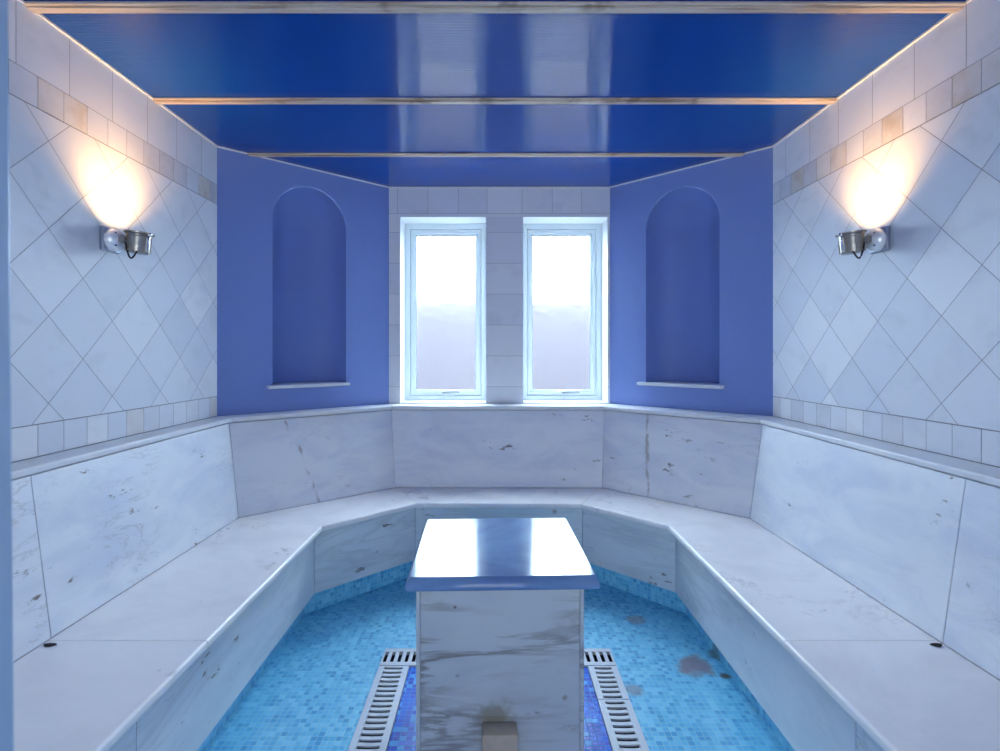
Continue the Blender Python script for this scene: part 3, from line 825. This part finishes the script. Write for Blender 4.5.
# ------------------------------------------------------------------ wall lamps
def lamp(s, label):
    X = 1.343*s; d = 1.822; hc = 0.392
    base = P(X, d, hc)
    t = thing('wall_lamp', label, 'wall lamp', base, 'steel spotlights on the side walls')
    inw = Vector((-s, 0, 0))
    bm = BM()
    h = 0.041*U
    lo = base+Vector((0, -h, -h)); hi = base+Vector((-s*0.016, h, h))
    box(bm, [min(a, b) for a, b in zip(lo, hi)], [max(a, b) for a, b in zip(lo, hi)], bevel=0.004, segs=3)
    new_obj('wall_plate', bm, M_PLATE, t, smooth=True, angle=40)
    # chrome half dome
    rot = Vector((0, 0, 1)).rotation_difference(inw).to_matrix().to_4x4()
    T = Matrix.Translation(base+inw*0.015) @ rot
    bm = BM(); R = 0.039*U
    lathe(bm, [(R, 0.0)]+[(R*math.cos(a), 0.006+R*0.85*math.sin(a)) for a in [PI/2*i/10 for i in range(10)]]+[(0, 0.006+R*0.85)], 36, T)
    dome = new_obj('dome_cover', bm, M_DOME, t, smooth=True, angle=60)
    for a in (0.9, 2.3, -0.9, -2.3):
        bm = BM()
        q = base+inw*(0.015+0.006+R*0.52)+Vector((0, math.cos(a)*R*0.72, math.sin(a)*R*0.72))
        nrm = (inw*0.75+Vector((0, math.cos(a)*0.7, math.sin(a)*0.7))).normalized()
        tube(bm, [q-nrm*0.003, q+nrm*0.0025], 0.0035, 10)
        new_obj('screw', bm, M_BLACK, dome)
    # knuckle arm to the head
    hx = X-s*0.092
    top = 0.422; bot = 0.350
    hd = d+0.02
    bm = BM()
    tube(bm, [base+inw*0.040, base+inw*0.058+Vector((0, 0, 0.002)), base+inw*0.070], [0.017, 0.014, 0.013], 16)
    arm = new_obj('swivel_arm', bm, M_BLACK, t, smooth=True, angle=40)
    bm = BM()
    q = base+inw*0.062
    tube(bm, [q+Vector((0, -0.020, 0)), q+Vector((0, 0.020, 0))], 0.0145, 16)
    new_obj('knuckle', bm, M_HEAD, arm, smooth=True, angle=40)
    # lamp head: open cup, axis tipped a little off the wall
    tilt = Matrix.Rotation(-s*math.radians(5), 4, 'Y')
    Th = Matrix.Translation(P(hx, hd, (top+bot)/2)) @ tilt
    hh = (top-bot)*U/2; r = 0.038*U
    bm = BM()
    lathe(bm, [(0, -hh), (r*0.86, -hh), (r*0.93, -hh+0.003), (r*0.97, -hh*0.3), (r*0.97, -hh*0.15), (r*1.0, -hh*0.12), (r*1.0, hh*0.55), (r*1.06, hh*0.60), (r*1.06, hh*0.72), (r*1.02, hh*0.75), (r*1.02, hh*0.80), (r*0.92, hh*0.80), (r*0.90, hh*0.5), (r*0.5, hh*0.0), (0, -hh*0.1)], 40, Th)
    head = new_obj('lamp_head', bm, M_HEAD, t, smooth=True, angle=30)
    bm = BM()
    lathe(bm, [(r*1.03, hh*0.78), (r*1.20, hh*0.84), (r*1.22, hh*0.92), (r*1.22, hh*1.0), (r*1.16, hh*1.0), (r*0.93, hh*0.82)], 40, Th)
    new_obj('rim', bm, M_HEAD, head, smooth=True, angle=30)
    bm = BM()
    lathe(bm, [(0, hh*0.62), (r*0.91, hh*0.62), (r*0.91, hh*0.70), (0, hh*0.74)], 32, Th)
    new_obj('lens', bm, M_LENS, head, smooth=True, angle=40)
    # heat fins round the housing
    bm = BM()
    for i in range(14):
        a = 2*PI*i/14
        v = Vector((math.cos(a), math.sin(a), 0)); w = Vector((-v.y, v.x, 0))*0.0016
        pts = [v*r*0.95+w, v*r*1.04+w, v*r*1.04-w, v*r*0.95-w]
        prism(bm, [Th @ (p+Vector((0, 0, -hh*0.92))) for p in pts], [Th @ (p+Vector((0, 0, hh*0.45))) for p in pts])
    new_obj('fins', bm, M_HEAD, head)
    # latch on the outer side with a small ball screw
    bm = BM()
    v = Vector((-s, -0.35, 0)).normalized(); w = Vector((-v.y, v.x, 0))*0.006
    pts = [v*r*1.02+w, v*r*1.14+w, v*r*1.14-w, v*r*1.02-w]
    prism(bm, [Th @ (p+Vector((0, 0, -hh*0.85))) for p in pts], [Th @ (p*1.05+Vector((0, 0, hh*0.72))) for p in pts], bevel=0.0015, segs=2)
    new_obj('latch', bm, M_CHROME, head, smooth=True, angle=40)
    bm = BM(); bmesh.ops.create_uvsphere(bm, u_segments=14, v_segments=10, radius=0.0075, matrix=Th @ Matrix.Translation(v*r*1.32+Vector((0, 0, hh*0.82))))
    new_obj('latch_screw', bm, M_CHROME, head, smooth=True)
    bm = BM()
    a0 = base+inw*0.075+Vector((0, -0.012, -0.012)); a1 = Th @ Vector((-s*r*0.45, -r*0.75, -hh*0.9))
    pts = []
    for i in range(15):
        f = i/14
        p = a0.lerp(a1, f); p.z -= 0.042*math.sin(PI*f); p.y -= 0.006*math.sin(PI*f)
        pts.append(p)
    tube(bm, pts, 0.0032, 8)
    new_obj('cable', bm, M_BLACK, t, smooth=True)
    L = bpy.data.lights.new('spot_beam', 'SPOT'); L.energy = LAMP_W; L.color = (1.0, 0.56, 0.20)
    L.spot_size = math.radians(128); L.spot_blend = 1.0; L.shadow_soft_size = 0.035
    lo = bpy.data.objects.new('spot_beam', L); C.objects.link(lo)
    lo.parent = t
    lo.location = (Th @ Vector((0, 0, hh*0.95)))-base
    dirv = Vector((s*0.30, 0.02, 1.0)).normalized()
    lo.rotation_euler = dirv.to_track_quat('-Z', 'Y').to_euler()
LAMP_W = 18.0
lamp(-1, 'lit steel spotlight on the left tiled wall, shining up the tiles')
lamp(1, 'lit steel spotlight on the right tiled wall, shining up the tiles')

# ------------------------------------------------------------------ slim metal door post beside the camera
dl = struct_empty('door_1', P(-0.44, 0.42, -HF))
lean = 0.0105
def leaf(x0, x1, d0, d1, h0, h1, name, mat):
    bm = BM()
    k = lambda h: -lean*h/1.4
    prism(bm, [P(x0+k(h0), d0, h0), P(x1+k(h0), d0, h0), P(x1+k(h0), d1, h0), P(x0+k(h0), d1, h0)], [P(x0+k(h1), d0, h1), P(x1+k(h1), d0, h1), P(x1+k(h1), d1, h1), P(x0+k(h1), d1, h1)], bevel=0.003)
    new_obj(name, bm, mat, dl)
dx1 = -0.4135; dx0 = dx1-0.042
leaf(dx0, dx1, 0.385, 0.45, -HF, 0.985, 'door_post', M_ALU)
leaf(dx0-0.006, dx0+0.0005, 0.40, 0.44, -HF, 0.985, 'stop_strip', M_GASKET_SHADE)
leaf(dx0-0.02, dx0-0.006, 0.385, 0.45, -HF, 0.985, 'outer_post', M_ALU)

# ------------------------------------------------------------------ light and sky
w = bpy.data.worlds.new('sky'); bpy.context.scene.world = w; w.use_nodes = True
bg = w.node_tree.nodes['Background']
bg.inputs[0].default_value = (0.68, 0.865, 1.0, 1); bg.inputs[1].default_value = 30.0

A = bpy.data.lights.new('doorway_fill', 'AREA'); A.shape = 'RECTANGLE'  # area lamp added in the rear doorway to fill the room from behind
A.size = 1.2*U; A.size_y = 1.9*U; A.energy = 24.0; A.color = (0.88, 0.95, 1.0)
ao = bpy.data.objects.new('doorway_fill', A); C.objects.link(ao)
ao.location = P(0, DW-0.06, -0.15); ao.rotation_euler = (math.radians(90), 0, 0)

for x0, x1 in WIN:                # portals that help the renderer find the sky through the two windows
    L = bpy.data.lights.new('window_portal', 'AREA'); L.shape = 'RECTANGLE'
    L.size = (x1-x0)*U-0.1; L.size_y = (WTOP-WBOT)*U-0.1; L.cycles.is_portal = True
    o = bpy.data.objects.new('window_portal', L); C.objects.link(o)
    o.location = P((x0+x1)/2, DF+0.09, (WTOP+WBOT)/2); o.rotation_euler = (-PI/2, 0, 0)

# ------------------------------------------------------------------ camera
cam = bpy.data.cameras.new('camera'); co = bpy.data.objects.new('camera', cam); C.objects.link(co)
co.location = P(0, 0, 0); co.rotation_euler = (PI/2, 0, 0)
cam.sensor_width = 36; cam.sensor_fit = 'HORIZONTAL'; cam.lens = 0.525*36
cam.shift_x = 0.005; cam.shift_y = -0.0225; cam.clip_start = 0.02; cam.clip_end = 200
cam.dof.use_dof = True; cam.dof.focus_distance = 2.5; cam.dof.aperture_fstop = 4.5
sc = bpy.context.scene; sc.camera = co
sc.view_settings.view_transform = 'Standard'; sc.view_settings.look = 'None'
sc.view_settings.exposure = 0.65; sc.view_settings.gamma = 1.0; sc.view_settings.use_curve_mapping = False
sc.cycles.use_denoising = True
sc.cycles.use_guiding = True; sc.cycles.guiding_training_samples = 64
sc.cycles.max_bounces = 12; sc.cycles.diffuse_bounces = 6; sc.cycles.transmission_bounces = 8; sc.cycles.glossy_bounces = 4
sc.cycles.caustics_refractive = True; sc.cycles.caustics_reflective = False
sc.cycles.sample_clamp_indirect = 8.0
